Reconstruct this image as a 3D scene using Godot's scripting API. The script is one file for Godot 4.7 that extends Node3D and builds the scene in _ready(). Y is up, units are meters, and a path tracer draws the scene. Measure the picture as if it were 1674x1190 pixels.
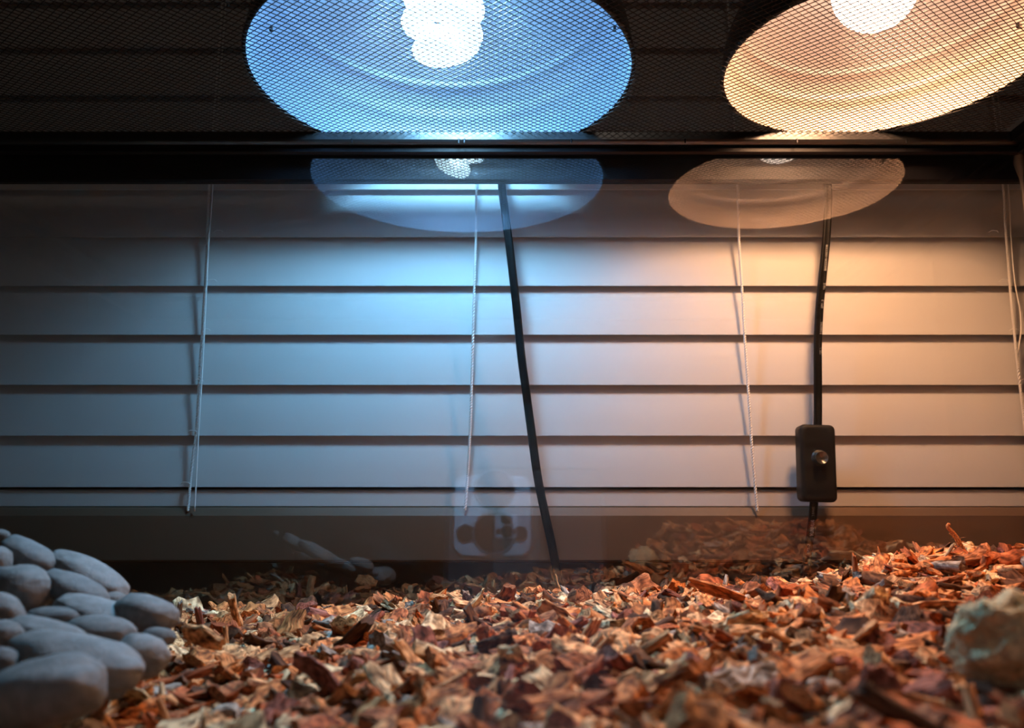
extends Node3D

# Terrarium seen through its front glass: bark bed, river pebbles, screen lid with two dome lamps, window blind behind the back glass.
const CY := 0.90            # height of the lens above the room floor
const FPX := 1400.0         # focal length in pixels of the 1674 x 1190 frame
const PITCH := 0.19256      # camera pitch, radians
const MESH_Y := 0.3145      # lid mesh above the lens
const GLASS_Z := -0.650     # inner face of the back glass
const FRONT_Z := -0.190     # front glass
const LEFT_X := -0.490
const RIGHT_X := 0.412
const BED_Y := -0.160       # tank bottom below the lens

var M := {}
var taken := {}
var rng := RandomNumberGenerator.new()
var slow := FastNoiseLite.new()

func _ready() -> void:
	rng.seed = 7
	slow.seed = 3
	slow.frequency = 1.0
	make_camera()
	make_lights()
	make_materials()
	make_room()
	make_blind()
	make_tank()
	make_lid()
	make_lamps()
	make_cords()
	make_pebbles()
	make_bark()
	make_oddments()
	make_phone()

# ---------------------------------------------------------------- camera, light
func make_camera() -> void:
	var cam := Camera3D.new()
	cam.name = "camera"
	cam.fov = rad_to_deg(2.0 * atan(595.0 / FPX))
	cam.near = 0.01
	cam.far = 30.0
	var look := CameraAttributesPhysical.new()
	look.frustum_focal_length = 6.0
	look.exposure_aperture = 1.8
	look.frustum_focus_distance = 0.615
	cam.attributes = look
	add_child(cam)
	cam.fov = rad_to_deg(2.0 * atan(595.0 / FPX))
	cam.position = Vector3(0, CY, 0)
	cam.rotation.x = PITCH
	cam.current = true

func make_lights() -> void:
	var around := WorldEnvironment.new()
	around.name = "environment"
	var e := Environment.new()
	e.background_mode = Environment.BG_COLOR
	e.background_color = Color(0.02, 0.022, 0.03)
	e.tonemap_mode = Environment.TONE_MAPPER_LINEAR
	e.tonemap_exposure = 1.43
	e.sdfgi_enabled = true
	e.ssao_enabled = true
	e.ssil_enabled = true
	around.environment = e
	add_child(around)

const CFL_COLOR := Color(0.50, 0.80, 1.0)
const HEAT_COLOR := Color(1.0, 0.73, 0.51)
const CFL_ENERGY := 0.33
const HEAT_ENERGY := 0.34
const BEAM := 80.0           # half angle of the beam the reflectors throw
const ROOM_ENERGY := 0.03

func omni(called: String, at: Vector3, color: Color, energy: float, size: float) -> OmniLight3D:
	var l := OmniLight3D.new()
	l.name = called
	l.light_color = color
	l.light_energy = energy
	l.light_size = size
	l.omni_range = 8.0
	l.omni_attenuation = 2.0
	l.shadow_enabled = true
	l.position = at
	add_child(l)
	return l

func spot(called: String, at: Vector3, color: Color, energy: float, size: float) -> void:
	var l := SpotLight3D.new()
	l.name = called
	l.light_color = color
	l.light_energy = energy
	l.light_size = size
	l.spot_range = 8.0
	l.spot_attenuation = 2.0
	l.spot_angle = BEAM
	l.spot_angle_attenuation = 1.0
	l.shadow_enabled = true
	add_child(l)
	l.position = at
	l.rotation.x = -PI / 2.0

# ---------------------------------------------------------------- helpers
func P(x: float, y: float, z: float) -> Vector3:   # y measured from the lens height
	return Vector3(x, y + CY, z)

func px(u: float, v: float, z: float) -> Vector3:  # where a ray through a point of the photograph meets the upright plane z
	var a := (u - 837.0) / FPX
	var b := (595.0 - v) / FPX
	var d := Vector3(a, b * cos(PITCH) + sin(PITCH), b * sin(PITCH) - cos(PITCH))
	return Vector3(0, CY, 0) + d * (z / d.z)

func numbered(called: String) -> String:
	if not taken.has(called):
		taken[called] = 0
		return called
	taken[called] += 1
	return "%s_%03d" % [called, taken[called]]

func tag(o: Node3D, label: String, category: String, group := "") -> void:
	o.set_meta("label", label)
	o.set_meta("category", category)
	if group != "":
		o.set_meta("group", group)

func thing(called: String, at: Vector3, label: String, category: String, group := "") -> Node3D:
	var o := Node3D.new()
	o.name = numbered(called)
	o.position = at
	add_child(o)
	tag(o, label, category, group)
	return o

func mi(called: String, m: Mesh, mat: Material, parent: Node = self) -> MeshInstance3D:
	var o := MeshInstance3D.new()
	o.name = numbered(called) if parent == self else called
	o.mesh = m
	o.material_override = mat
	o.cast_shadow = GeometryInstance3D.SHADOW_CASTING_SETTING_ON
	parent.add_child(o, true)
	return o

func struct(called: String, m: Mesh, mat: Material, parent: Node = self) -> MeshInstance3D:
	var o := mi(called, m, mat, parent)
	if parent == self:
		o.set_meta("kind", "structure")
	return o

class Shape:
	var v := PackedVector3Array()
	var n := PackedVector3Array()
	var uv := PackedVector2Array()
	var c := PackedColorArray()
	var i := PackedInt32Array()
	var colored := false

	func add(p: Vector3, t := Vector2.ZERO) -> int:
		v.append(p)
		uv.append(t)
		return v.size() - 1

	func tri(a: int, b: int, d: int) -> void:
		i.append(a)
		i.append(b)
		i.append(d)

	func quad(a: int, b: int, d: int, e: int) -> void:
		tri(a, b, d)
		tri(a, d, e)

	# rings of equal length joined into a skin; capped at both ends when asked
	func loft(rings: Array, closed := true, caps := true, u_scale := 1.0, v_scale := 1.0) -> void:
		var k: int = rings[0].size()
		var per := k + 1 if closed else k
		var first := v.size()
		for r in rings.size():
			for j in per:
				add(rings[r][j % k], Vector2(float(r) / maxf(1.0, rings.size() - 1.0) * u_scale, float(j) / float(per - 1) * v_scale))
		for r in rings.size() - 1:
			for j in per - 1:
				var a := first + r * per + j
				quad(a, a + 1, a + per + 1, a + per)
		if caps:
			for e in 2:
				var r: int = 0 if e == 0 else rings.size() - 1
				var mid := Vector3.ZERO
				for j in k:
					mid += rings[r][j]
				var base := v.size()
				add(mid / k, Vector2(0.5, 0.5))
				for j in k:
					add(rings[r][j], Vector2(0.1 * j, 0.2))
				for j in k:
					var a := base + 1 + j
					var b := base + 1 + (j + 1) % k
					if e == 0:
						tri(base, b, a)
					else:
						tri(base, a, b)

	# flat: every face its own points; else smooth by shared points
	func build(flat := false) -> ArrayMesh:
		var vol := 0.0
		for t in range(0, i.size(), 3):
			vol += v[i[t]].dot(v[i[t + 1]].cross(v[i[t + 2]]))
		if vol > 0.0:
			for t in range(0, i.size(), 3):
				var s := i[t + 1]
				i[t + 1] = i[t + 2]
				i[t + 2] = s
		if flat:
			var v2 := PackedVector3Array()
			var uv2 := PackedVector2Array()
			var i2 := PackedInt32Array()
			for t in i.size():
				v2.append(v[i[t]])
				uv2.append(uv[i[t]])
				i2.append(t)
			v = v2
			uv = uv2
			i = i2
		normals()
		return mesh()

	func normals() -> void:
		n = PackedVector3Array()
		n.resize(v.size())
		for t in range(0, i.size(), 3):
			var a := v[i[t]]
			var w := (v[i[t + 2]] - a).cross(v[i[t + 1]] - a)
			n[i[t]] += w
			n[i[t + 1]] += w
			n[i[t + 2]] += w
		# points that coincide along a seam share their normal only in smooth skins
		for t in n.size():
			n[t] = n[t].normalized() if n[t].length_squared() > 1e-24 else Vector3.UP

	func weld_normals() -> void:
		var sum := {}
		for t in v.size():
			var key := Vector3i((v[t] * 100000.0).round())
			sum[key] = sum.get(key, Vector3.ZERO) + n[t]
		for t in v.size():
			var w: Vector3 = sum[Vector3i((v[t] * 100000.0).round())]
			if w.length_squared() > 1e-12:
				n[t] = w.normalized()

	func mesh() -> ArrayMesh:
		var a := []
		a.resize(Mesh.ARRAY_MAX)
		a[Mesh.ARRAY_VERTEX] = v
		a[Mesh.ARRAY_NORMAL] = n
		a[Mesh.ARRAY_TEX_UV] = uv
		if colored:
			a[Mesh.ARRAY_COLOR] = c
		a[Mesh.ARRAY_INDEX] = i
		var m := ArrayMesh.new()
		m.add_surface_from_arrays(Mesh.PRIMITIVE_TRIANGLES, a)
		return m

# a box with chamfered edges between two corners
func box(lo: Vector3, hi: Vector3, b := 0.001) -> ArrayMesh:
	var s := Shape.new()
	add_box(s, lo, hi, b)
	return s.build(true)

func add_box(s: Shape, lo: Vector3, hi: Vector3, b := 0.001) -> void:
	var mid := (lo + hi) / 2.0
	var h := (hi - lo) / 2.0
	b = minf(b, minf(h.x, minf(h.y, h.z)) * 0.9)
	var rings := []
	for q in [[-h.y, b], [-h.y + b, 0.0], [h.y - b, 0.0], [h.y, b]]:
		var x: float = h.x - q[1]
		var z: float = h.z - q[1]
		var y: float = q[0]
		var c := b * 0.8
		rings.append(PackedVector3Array([mid + Vector3(x - c, y, z), mid + Vector3(x, y, z - c), mid + Vector3(x, y, -z + c), mid + Vector3(x - c, y, -z), mid + Vector3(-x + c, y, -z), mid + Vector3(-x, y, -z + c), mid + Vector3(-x, y, z - c), mid + Vector3(-x + c, y, z)]))
	s.loft(rings)

# a prism with a given (y, z) outline along x
func prism_x(outline: Array, x0: float, x1: float) -> ArrayMesh:
	var s := Shape.new()
	var a := PackedVector3Array()
	var b := PackedVector3Array()
	for q in outline:
		a.append(Vector3(x0, q[0] + CY, q[1]))
		b.append(Vector3(x1, q[0] + CY, q[1]))
	s.loft([a, b])
	return s.build(true)

func ring(at: Vector3, along: Vector3, hint: Vector3, rx: float, ry: float, k: int) -> PackedVector3Array:
	var x := hint.cross(along).normalized()
	var y := along.cross(x).normalized()
	var out := PackedVector3Array()
	for j in k:
		var t := TAU * j / k
		out.append(at + x * cos(t) * rx + y * sin(t) * ry)
	return out

func smooth_path(points: Array, step: float) -> Array:
	var curve := Curve3D.new()
	curve.bake_interval = step
	for q in points.size():
		var before: Vector3 = points[maxi(q - 1, 0)]
		var after: Vector3 = points[mini(q + 1, points.size() - 1)]
		var t := (after - before) / 6.0
		curve.add_point(points[q], -t, t)
	return Array(curve.get_baked_points())

func add_tube(s: Shape, path: Array, r: float, k := 8, r_end := -1.0) -> void:
	var rings := []
	for q in path.size():
		var along: Vector3 = (path[mini(q + 1, path.size() - 1)] - path[maxi(q - 1, 0)]).normalized()
		var hint := Vector3.BACK if absf(along.z) < 0.9 else Vector3.UP
		var rr := r if r_end < 0.0 else lerpf(r, r_end, float(q) / (path.size() - 1))
		rings.append(ring(path[q], along, hint, rr, rr, k))
	s.loft(rings, true, true, path.size() * 0.2)

func tube(path: Array, r: float, k := 8, r_end := -1.0) -> ArrayMesh:
	var s := Shape.new()
	add_tube(s, path, r, k, r_end)
	var m := s.build()
	s.weld_normals()
	return s.mesh()

# profile of (radius, height) turned about y; open skin
func lathe(profile: Array, k := 64, wobble := 0.0) -> ArrayMesh:
	var s := Shape.new()
	var rings := []
	for q in profile:
		rings.append(ring(Vector3(0, q[1], 0), Vector3.UP, Vector3.BACK, q[0], q[0], k))
	s.loft(rings, true, false)
	s.build()
	s.weld_normals()
	return s.mesh()

func mat(color: Color, rough := 0.6, metal := 0.0) -> StandardMaterial3D:
	var m := StandardMaterial3D.new()
	m.albedo_color = color
	m.roughness = rough
	m.metallic = metal
	return m

func lin(r: float, g: float, b: float) -> Color:
	return Color(r, g, b).linear_to_srgb()

func noise_tex(freq: float, seed_: int, as_normal := false, strength := 4.0, size := 512) -> NoiseTexture2D:
	var f := FastNoiseLite.new()
	f.seed = seed_
	f.frequency = freq
	f.fractal_octaves = 4
	var t := NoiseTexture2D.new()
	t.width = size
	t.height = size
	t.seamless = true
	t.noise = f
	t.as_normal_map = as_normal
	t.bump_strength = strength
	return t

# lengthwise wood fibre: u runs along the grain
func fibre_image(as_height: bool) -> ImageTexture:
	var f := FastNoiseLite.new()
	f.seed = 21
	f.frequency = 0.02
	f.fractal_octaves = 3
	var g := FastNoiseLite.new()
	g.seed = 22
	g.frequency = 0.09
	g.fractal_octaves = 3
	var im := Image.create(256, 256, false, Image.FORMAT_RGB8)
	for y in 256:
		for x in 256:
			var wob := f.get_noise_2d(x * 0.6, y * 0.6) * 9.0
			var streak := g.get_noise_2d(x * 0.22, (y + wob) * 1.7)
			var patch := f.get_noise_2d(x * 1.5 + 300.0, y * 2.0)
			if as_height:
				var h := clampf(0.5 + streak * 0.75 + patch * 0.25, 0.0, 1.0)
				im.set_pixel(x, y, Color(h, h, h))
			else:
				var b := clampf(0.78 + streak * 0.30 + patch * 0.55, 0.25, 1.0)
				var w := clampf(0.5 + patch * 1.4, 0.0, 1.0)
				im.set_pixel(x, y, Color(b, b * lerpf(0.90, 1.0, w), b * lerpf(0.84, 1.0, w)))
	if as_height:
		im.bump_map_to_normal_map(3.5)
	return ImageTexture.create_from_image(im)

func make_materials() -> void:
	M.slat = mat(lin(0.55, 0.55, 0.545), 0.55)
	M.cord_white = mat(lin(0.80, 0.80, 0.78), 0.7)
	M.black = mat(lin(0.006, 0.006, 0.008), 0.30)
	M.black.metallic_specular = 0.35
	M.lid = mat(lin(0.014, 0.014, 0.015), 0.26)
	M.lid.clearcoat_enabled = true
	M.lid.clearcoat_roughness = 0.2
	M.mesh = mat(lin(0.010, 0.010, 0.011), 0.36)
	M.cable = mat(lin(0.007, 0.007, 0.007), 0.30)
	M.cable.metallic_specular = 0.35
	M.switch = mat(lin(0.008, 0.0075, 0.007), 0.5)
	M.switch.metallic_specular = 0.35
	M.knob = mat(lin(0.16, 0.15, 0.13), 0.16, 0.9)
	M.knob.clearcoat_enabled = true
	M.print = mat(lin(0.36, 0.36, 0.35), 0.6)
	M.glass = mat(Color(0.9, 0.95, 0.93, 0.0), 0.0)
	M.glass.transparency = BaseMaterial3D.TRANSPARENCY_ALPHA
	M.silicone = mat(lin(0.16, 0.15, 0.14), 0.2)
	M.tank_floor = mat(lin(0.05, 0.045, 0.04), 0.7)
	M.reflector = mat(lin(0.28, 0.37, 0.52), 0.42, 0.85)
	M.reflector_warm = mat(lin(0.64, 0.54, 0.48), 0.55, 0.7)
	M.shade = mat(lin(0.015, 0.015, 0.016), 0.35)
	M.socket = mat(lin(0.55, 0.53, 0.5), 0.5)
	M.rivet = mat(lin(0.04, 0.04, 0.045), 0.3, 1.0)
	M.cfl = mat(Color(1, 1, 1), 0.4)
	M.cfl.emission_enabled = true
	M.cfl.emission = Color(0.80, 0.95, 1.0)
	M.cfl.emission_energy_multiplier = 6.0
	M.heat = mat(Color(1, 1, 1), 0.4)
	M.heat.emission_enabled = true
	M.heat.emission = Color(1.0, 0.92, 0.85)
	M.heat.emission_energy_multiplier = 5.0
	M.stone = mat(lin(0.30, 0.31, 0.315), 0.62)
	M.stone.heightmap_enabled = true
	M.stone.heightmap_texture = noise_tex(0.05, 5)
	M.stone.heightmap_scale = 0.03
	M.stone.uv1_scale = Vector3(2, 2, 2)
	M.stone.albedo_texture = speckle()
	M.fibre = fibre_image(false)
	M.fibre_height = fibre_image(true)
	M.bark = bark_mat(Color(1, 1, 1))
	M.bark.vertex_color_use_as_albedo = true
	M.bark.normal_enabled = false
	M.soil = bark_mat(lin(0.10, 0.055, 0.035))
	M.soil.uv1_scale = Vector3(14, 14, 14)
	M.wall = mat(lin(0.30, 0.26, 0.22), 0.9)
	M.sill = mat(lin(0.135, 0.078, 0.045), 0.6)
	M.window_frame = mat(lin(0.45, 0.34, 0.26), 0.6)
	M.night = mat(lin(0.004, 0.004, 0.005), 0.08)
	M.room_floor = mat(lin(0.12, 0.09, 0.07), 0.6)
	M.stand = mat(lin(0.04, 0.03, 0.025), 0.5)

func speckle() -> ImageTexture:
	var r := RandomNumberGenerator.new()
	r.seed = 9
	var f := FastNoiseLite.new()
	f.seed = 6
	f.frequency = 0.02
	var im := Image.create(256, 256, false, Image.FORMAT_RGB8)
	for y in 256:
		for x in 256:
			var b := 0.90 + f.get_noise_2d(x, y) * 0.16 + r.randf_range(-0.05, 0.05)
			im.set_pixel(x, y, Color(b, b, b))
	return ImageTexture.create_from_image(im)

func bark_mat(c: Color) -> StandardMaterial3D:
	var m := mat(c, 0.78)
	m.metallic_specular = 0.25
	m.albedo_texture = M.fibre
	m.normal_enabled = true
	m.normal_texture = M.fibre_height
	m.normal_scale = 1.0
	return m

# ---------------------------------------------------------------- room, window
func make_room() -> void:
	var back := -0.76
	var sill_y := CY + 0.0188
	var top_y := CY + 1.16
	struct("floor", box(Vector3(-2.2, -0.1, back), Vector3(2.2, 0.0, 3.0), 0.0005), M.room_floor)
	struct("ceiling", box(Vector3(-2.3, 2.5, -0.9), Vector3(2.3, 2.6, 3.1), 0.0005), M.wall)
	struct("wall_left", box(Vector3(-2.3, -0.1, -0.9), Vector3(-2.2, 2.5, 3.1), 0.0005), M.wall)
	struct("wall_right", box(Vector3(2.2, -0.1, -0.9), Vector3(2.3, 2.5, 3.1), 0.0005), M.wall)
	struct("wall_front", box(Vector3(-2.2, -0.1, 3.0), Vector3(2.2, 2.5, 3.1), 0.0005), M.wall)
	var s := Shape.new()
	add_box(s, Vector3(-2.2, -0.1, -0.9), Vector3(2.2, sill_y - 0.0442, back), 0.0005)
	add_box(s, Vector3(-2.2, top_y, -0.9), Vector3(2.2, 2.5, back), 0.0005)
	add_box(s, Vector3(-2.2, sill_y - 0.0442, -0.9), Vector3(-0.86, top_y, back), 0.0005)
	add_box(s, Vector3(0.86, sill_y - 0.0442, -0.9), Vector3(2.2, top_y, back), 0.0005)
	struct("wall_back", s.build(true), M.wall)
	struct("trim_1", prism_x([[0.0188, -0.765], [0.0188, -0.7005], [0.0180, -0.6990], [0.0135, -0.6960], [0.0120, -0.6950], [-0.0225, -0.6950], [-0.0242, -0.6956], [-0.0249, -0.6975], [-0.0249, -0.80], [0.0, -0.80]], -0.95, 0.95), M.sill)
	var w := Node3D.new()
	w.name = "window_1"
	w.set_meta("kind", "structure")
	add_child(w)
	mi("bottom_rail", box(Vector3(-0.86, sill_y, -0.80), Vector3(0.86, sill_y + 0.055, -0.762), 0.003), M.window_frame, w)
	mi("top_rail", box(Vector3(-0.86, top_y - 0.055, -0.80), Vector3(0.86, top_y, -0.762), 0.003), M.window_frame, w)
	for x in [-0.8325, 0.0, 0.8325]:
		mi("stile", box(Vector3(x - 0.0275, sill_y + 0.055, -0.80), Vector3(x + 0.0275, top_y - 0.055, -0.762), 0.003), M.window_frame, w)
	for x in [-0.805, 0.0275]:
		mi("pane", box(Vector3(x, sill_y + 0.055, -0.786), Vector3(x + 0.7775, top_y - 0.055, -0.782), 0.0003), M.night, w)
	var lamp := Node3D.new()
	lamp.name = "ceiling_lamp"
	lamp.position = Vector3(0.2, 2.5, 0.5)
	add_child(lamp)
	tag(lamp, "dim round ceiling lamp over the dark room behind the camera", "lamp")
	mi("lamp_base", lathe([[0.001, 0.0], [0.16, 0.0], [0.16, -0.02], [0.15, -0.025], [0.001, -0.025]], 32), M.socket, lamp)
	var glow := mat(Color(1, 1, 1), 0.5)
	glow.emission_enabled = true
	glow.emission = Color(1.0, 0.9, 0.8)
	glow.emission_energy_multiplier = 0.25
	mi("lamp_diffuser", lathe([[0.15, -0.025], [0.14, -0.05], [0.09, -0.072], [0.001, -0.08]], 32), glow, lamp)
	omni("ceiling_lamp_glow", Vector3(0.2, 2.32, 0.5), Color(1.0, 0.92, 0.85), ROOM_ENERGY, 0.12)
	var stand := thing("tank_stand", Vector3(-0.04, 0, -0.42), "dark wooden stand under the glass tank", "table")
	mi("top", box(Vector3(-0.5, BED_Y + CY - 0.05, -0.245), Vector3(0.5, BED_Y + CY - 0.006, 0.245), 0.003), M.stand, stand)
	for x in [-0.46, 0.46]:
		for z in [-0.21, 0.21]:
			mi("leg", box(Vector3(x - 0.025, 0.0, z - 0.025), Vector3(x + 0.025, BED_Y + CY - 0.05, z + 0.025), 0.003), M.stand, stand)

# ---------------------------------------------------------------- window blind
const SLAT_EDGES := [0.0350, 0.0767, 0.1189, 0.1616, 0.2041, 0.2477, 0.2908, 0.3345, 0.3798, 0.4263]
const TILT := 0.13

func make_blind() -> void:
	var blind := thing("window_blind", P(0, 0.018, -0.70), "white horizontal slat blind hanging in the window behind the tank", "window blind")
	var o := blind.position
	var edges := SLAT_EDGES.duplicate()
	while edges.size() < 24:
		edges.append(edges[-1] + 0.0455)
	# each slat: a thin slightly bowed strip, lower edge towards the room
	var s := Shape.new()
	var a := PackedVector3Array()
	var w := 0.0505
	var th := 0.0028
	for q in 7:
		var t := q / 6.0
		a.append(Vector3(0, t * w * cos(TILT), -t * w * sin(TILT) + sin(t * PI) * 0.0007))
	for q in 7:
		var t := 1.0 - q / 6.0
		a.append(Vector3(0, t * w * cos(TILT) + (0.0004 if q == 6 else -0.0004 if q == 0 else 0.0), -t * w * sin(TILT) + sin(t * PI) * 0.0007 - th))
	var b := PackedVector3Array()
	var c := PackedVector3Array()
	for q in a:
		b.append(q + Vector3(-0.82, 0, 0))
		c.append(q + Vector3(0.82, 0, 0))
	s.loft([b, c])
	var slat := s.build(true)
	for y in edges:
		var m := mi("slat", slat, M.slat, blind)
		m.position = Vector3(0, y - 0.018, 0)
	mi("bottom_rail", prism_local([[0.0011, -0.0030], [0.0019, -0.0022], [0.0135, -0.0022], [0.0150, -0.0036], [0.0150, -0.0145], [0.0135, -0.0160], [0.0019, -0.0160], [0.0011, -0.0152]], -0.82, 0.82), M.slat, blind)
	mi("head_rail", box(Vector3(-0.83, 1.06, -0.052), Vector3(0.83, 1.115, -0.002), 0.003), M.slat, blind)
	# ladder cords, given where they run in the photograph
	var z := -0.6935
	cord(blind, "ladder_cord", [[348, 300], [345, 345], [341, 400], [336, 500], [331, 600], [325, 700], [321, 780], [318, 836]], z, false, o)
	cord(blind, "lift_cord", [[342, 300], [339, 400], [333, 500], [327, 600], [321, 700], [313, 770], [307, 836]], z - 0.002, true, o)
	cord(blind, "lift_cord", [[779, 300], [778, 390], [775, 480], [772, 590], [769, 690], [765, 770], [760, 834]], z, true, o)
	cord(blind, "lift_cord", [[1206, 300], [1208, 390], [1213, 470], [1218, 560], [1224, 650], [1230, 740], [1238, 836]], z, true, o)
	cord(blind, "lift_cord", [[1640, 300], [1644, 370], [1650, 450], [1656, 520], [1663, 590], [1671, 660], [1680, 740], [1690, 836]], z, true, o)
	cord(blind, "ladder_cord", [[1648, 300], [1653, 390], [1659, 460], [1668, 510], [1669, 545], [1664, 580], [1667, 630], [1678, 700], [1698, 836]], z - 0.001, false, o)
	# small loops of the ladder where it holds each slat
	var s2 := Shape.new()
	for e in edges:
		if e > 0.34:
			continue
		var t: float = clampf((e - 0.018) / 0.27, 0.0, 1.0)
		for uu in [[307.0, 348.0], [1682.0, 1642.0]]:
			var at := px(lerpf(uu[0] + 9.0, uu[1], t), 595, -0.6945)
			at.y = e + CY + 0.002
			add_tube(s2, [at + Vector3(-0.0045, 0.0, 0) - o, at + Vector3(-0.002, 0.0016, 0.0008) - o, at + Vector3(0.0025, 0.0012, 0.0008) - o, at + Vector3(0.0035, -0.0002, 0) - o], 0.00035, 6)
	mi("cord_knot", s2.build(), M.cord_white, blind).set_meta("kind", "stuff")

func prism_local(outline: Array, x0: float, x1: float) -> ArrayMesh:
	var s := Shape.new()
	var a := PackedVector3Array()
	var b := PackedVector3Array()
	for q in outline:
		a.append(Vector3(x0, q[0], q[1]))
		b.append(Vector3(x1, q[0], q[1]))
	s.loft([a, b])
	return s.build(true)

func cord(parent: Node3D, called: String, points: Array, z: float, twisted: bool, o: Vector3) -> void:
	var way := []
	var first := px(points[0][0], points[0][1], z)
	way.append(Vector3(first.x, CY + 1.08, z) - o)
	way.append(Vector3(first.x, CY + 0.40, z) - o)
	for q in points:
		way.append(px(q[0], q[1], z) - o)
	if not twisted:
		mi(called, tube(smooth_path(way, 0.01), 0.00062, 6), M.cord_white, parent)
		return
	var fine := smooth_path(way, 0.0011)
	var s := Shape.new()
	for strand in 2:
		var path := []
		for q in fine.size():
			var t := q * 1.05 + strand * PI
			path.append(fine[q] + Vector3(cos(t), 0, sin(t)) * 0.00062)
		add_tube(s, path, 0.00066, 5)
	s.build()
	s.weld_normals()
	mi(called, s.mesh(), M.cord_white, parent)

# ---------------------------------------------------------------- glass tank
func make_tank() -> void:
	var tank := thing("glass_tank", Vector3(0, 0, 0), "rectangular glass terrarium with black plastic rims holding bark and pebbles", "terrarium")
	tank.position = P(-0.04, BED_Y - 0.006, -0.42)
	var o := tank.position
	var x0 := LEFT_X
	var x1 := RIGHT_X
	var top := 0.304
	var pane := func(called: String, lo: Vector3, hi: Vector3) -> void:
		mi(called, box(lo - o, hi - o, 0.0002), M.glass, tank)
	for z in [GLASS_Z, GLASS_Z - 0.0006]:   # the back is two thin sheets laid together
		mi("back_pane", box(P(x0 - 0.005, BED_Y, z - 0.0004) - o, P(x1 + 0.005, top, z) - o, 0.0001), M.glass, tank)
	for z in [FRONT_Z, FRONT_Z + 0.0006]:
		pane.call("front_pane", P(x0 - 0.005, BED_Y, z), P(x1 + 0.005, top, z + 0.0004))
	pane.call("side_pane", P(x0 - 0.005, BED_Y, GLASS_Z + 0.0002), P(x0, top, FRONT_Z - 0.0002))
	pane.call("side_pane", P(x1, BED_Y, GLASS_Z + 0.0002), P(x1 + 0.005, top, FRONT_Z - 0.0002))
	mi("bottom_panel", box(P(x0 - 0.005, BED_Y - 0.006, GLASS_Z - 0.005) - o, P(x1 + 0.005, BED_Y, FRONT_Z + 0.005) - o, 0.0005), M.tank_floor, tank)
	# rim channels: inner lip, outer wall
	var s := Shape.new()
	add_box(s, P(x0 - 0.013, 0.2795, GLASS_Z - 0.0135) - o, P(x1 + 0.013, 0.3045, GLASS_Z - 0.0055) - o, 0.0015)
	mi("back_rim", s.build(true), M.black, tank)
	mi("back_rim_lip", box(P(x0 + 0.001, 0.2985, GLASS_Z + 0.0003) - o, P(x1 - 0.001, 0.3045, GLASS_Z + 0.0055) - o, 0.0015), M.black, tank)
	mi("front_rim", box(P(x0 - 0.013, 0.2795, FRONT_Z + 0.0055) - o, P(x1 + 0.013, 0.3045, FRONT_Z + 0.0135) - o, 0.0015), M.black, tank)
	mi("side_rim", box(P(x0 - 0.013, 0.2795, GLASS_Z - 0.0055) - o, P(x0 - 0.0055, 0.3045, FRONT_Z + 0.0055) - o, 0.0015), M.black, tank)
	mi("side_rim", box(P(x1 + 0.0055, 0.2795, GLASS_Z - 0.0055) - o, P(x1 + 0.013, 0.3045, FRONT_Z + 0.0055) - o, 0.0015), M.black, tank)
	mi("side_rim_lip", box(P(x1 - 0.006, 0.2965, GLASS_Z + 0.006) - o, P(x1 - 0.0003, 0.3045, FRONT_Z - 0.006) - o, 0.0015), M.black, tank)
	# silicone in the back corner: a bead with a smeared blob under the rim
	for side in [x1, x0]:
		var rings := []
		var turn := -1.0 if side == x1 else 1.0
		for q in 40:
			var t := q / 39.0
			var y := lerpf(BED_Y + 0.02, 0.302, t)
			var r := 0.0024 + 0.0010 * slow.get_noise_1d(q * 0.4) + 0.0045 * exp(-pow((t - 0.965) / 0.012, 2.0)) + 0.003 * exp(-pow((t - 0.995) / 0.02, 2.0))
			rings.append(PackedVector3Array([P(side, y, GLASS_Z) - o, P(side + turn * r, y, GLASS_Z + 0.0003) - o, P(side + turn * r * 0.55, y, GLASS_Z + r * 0.55) - o, P(side + turn * 0.0003, y, GLASS_Z + r) - o]))
		var bead := Shape.new()
		bead.loft(rings)
		bead.build()
		mi("silicone_bead", bead.mesh(), M.silicone, tank)

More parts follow.
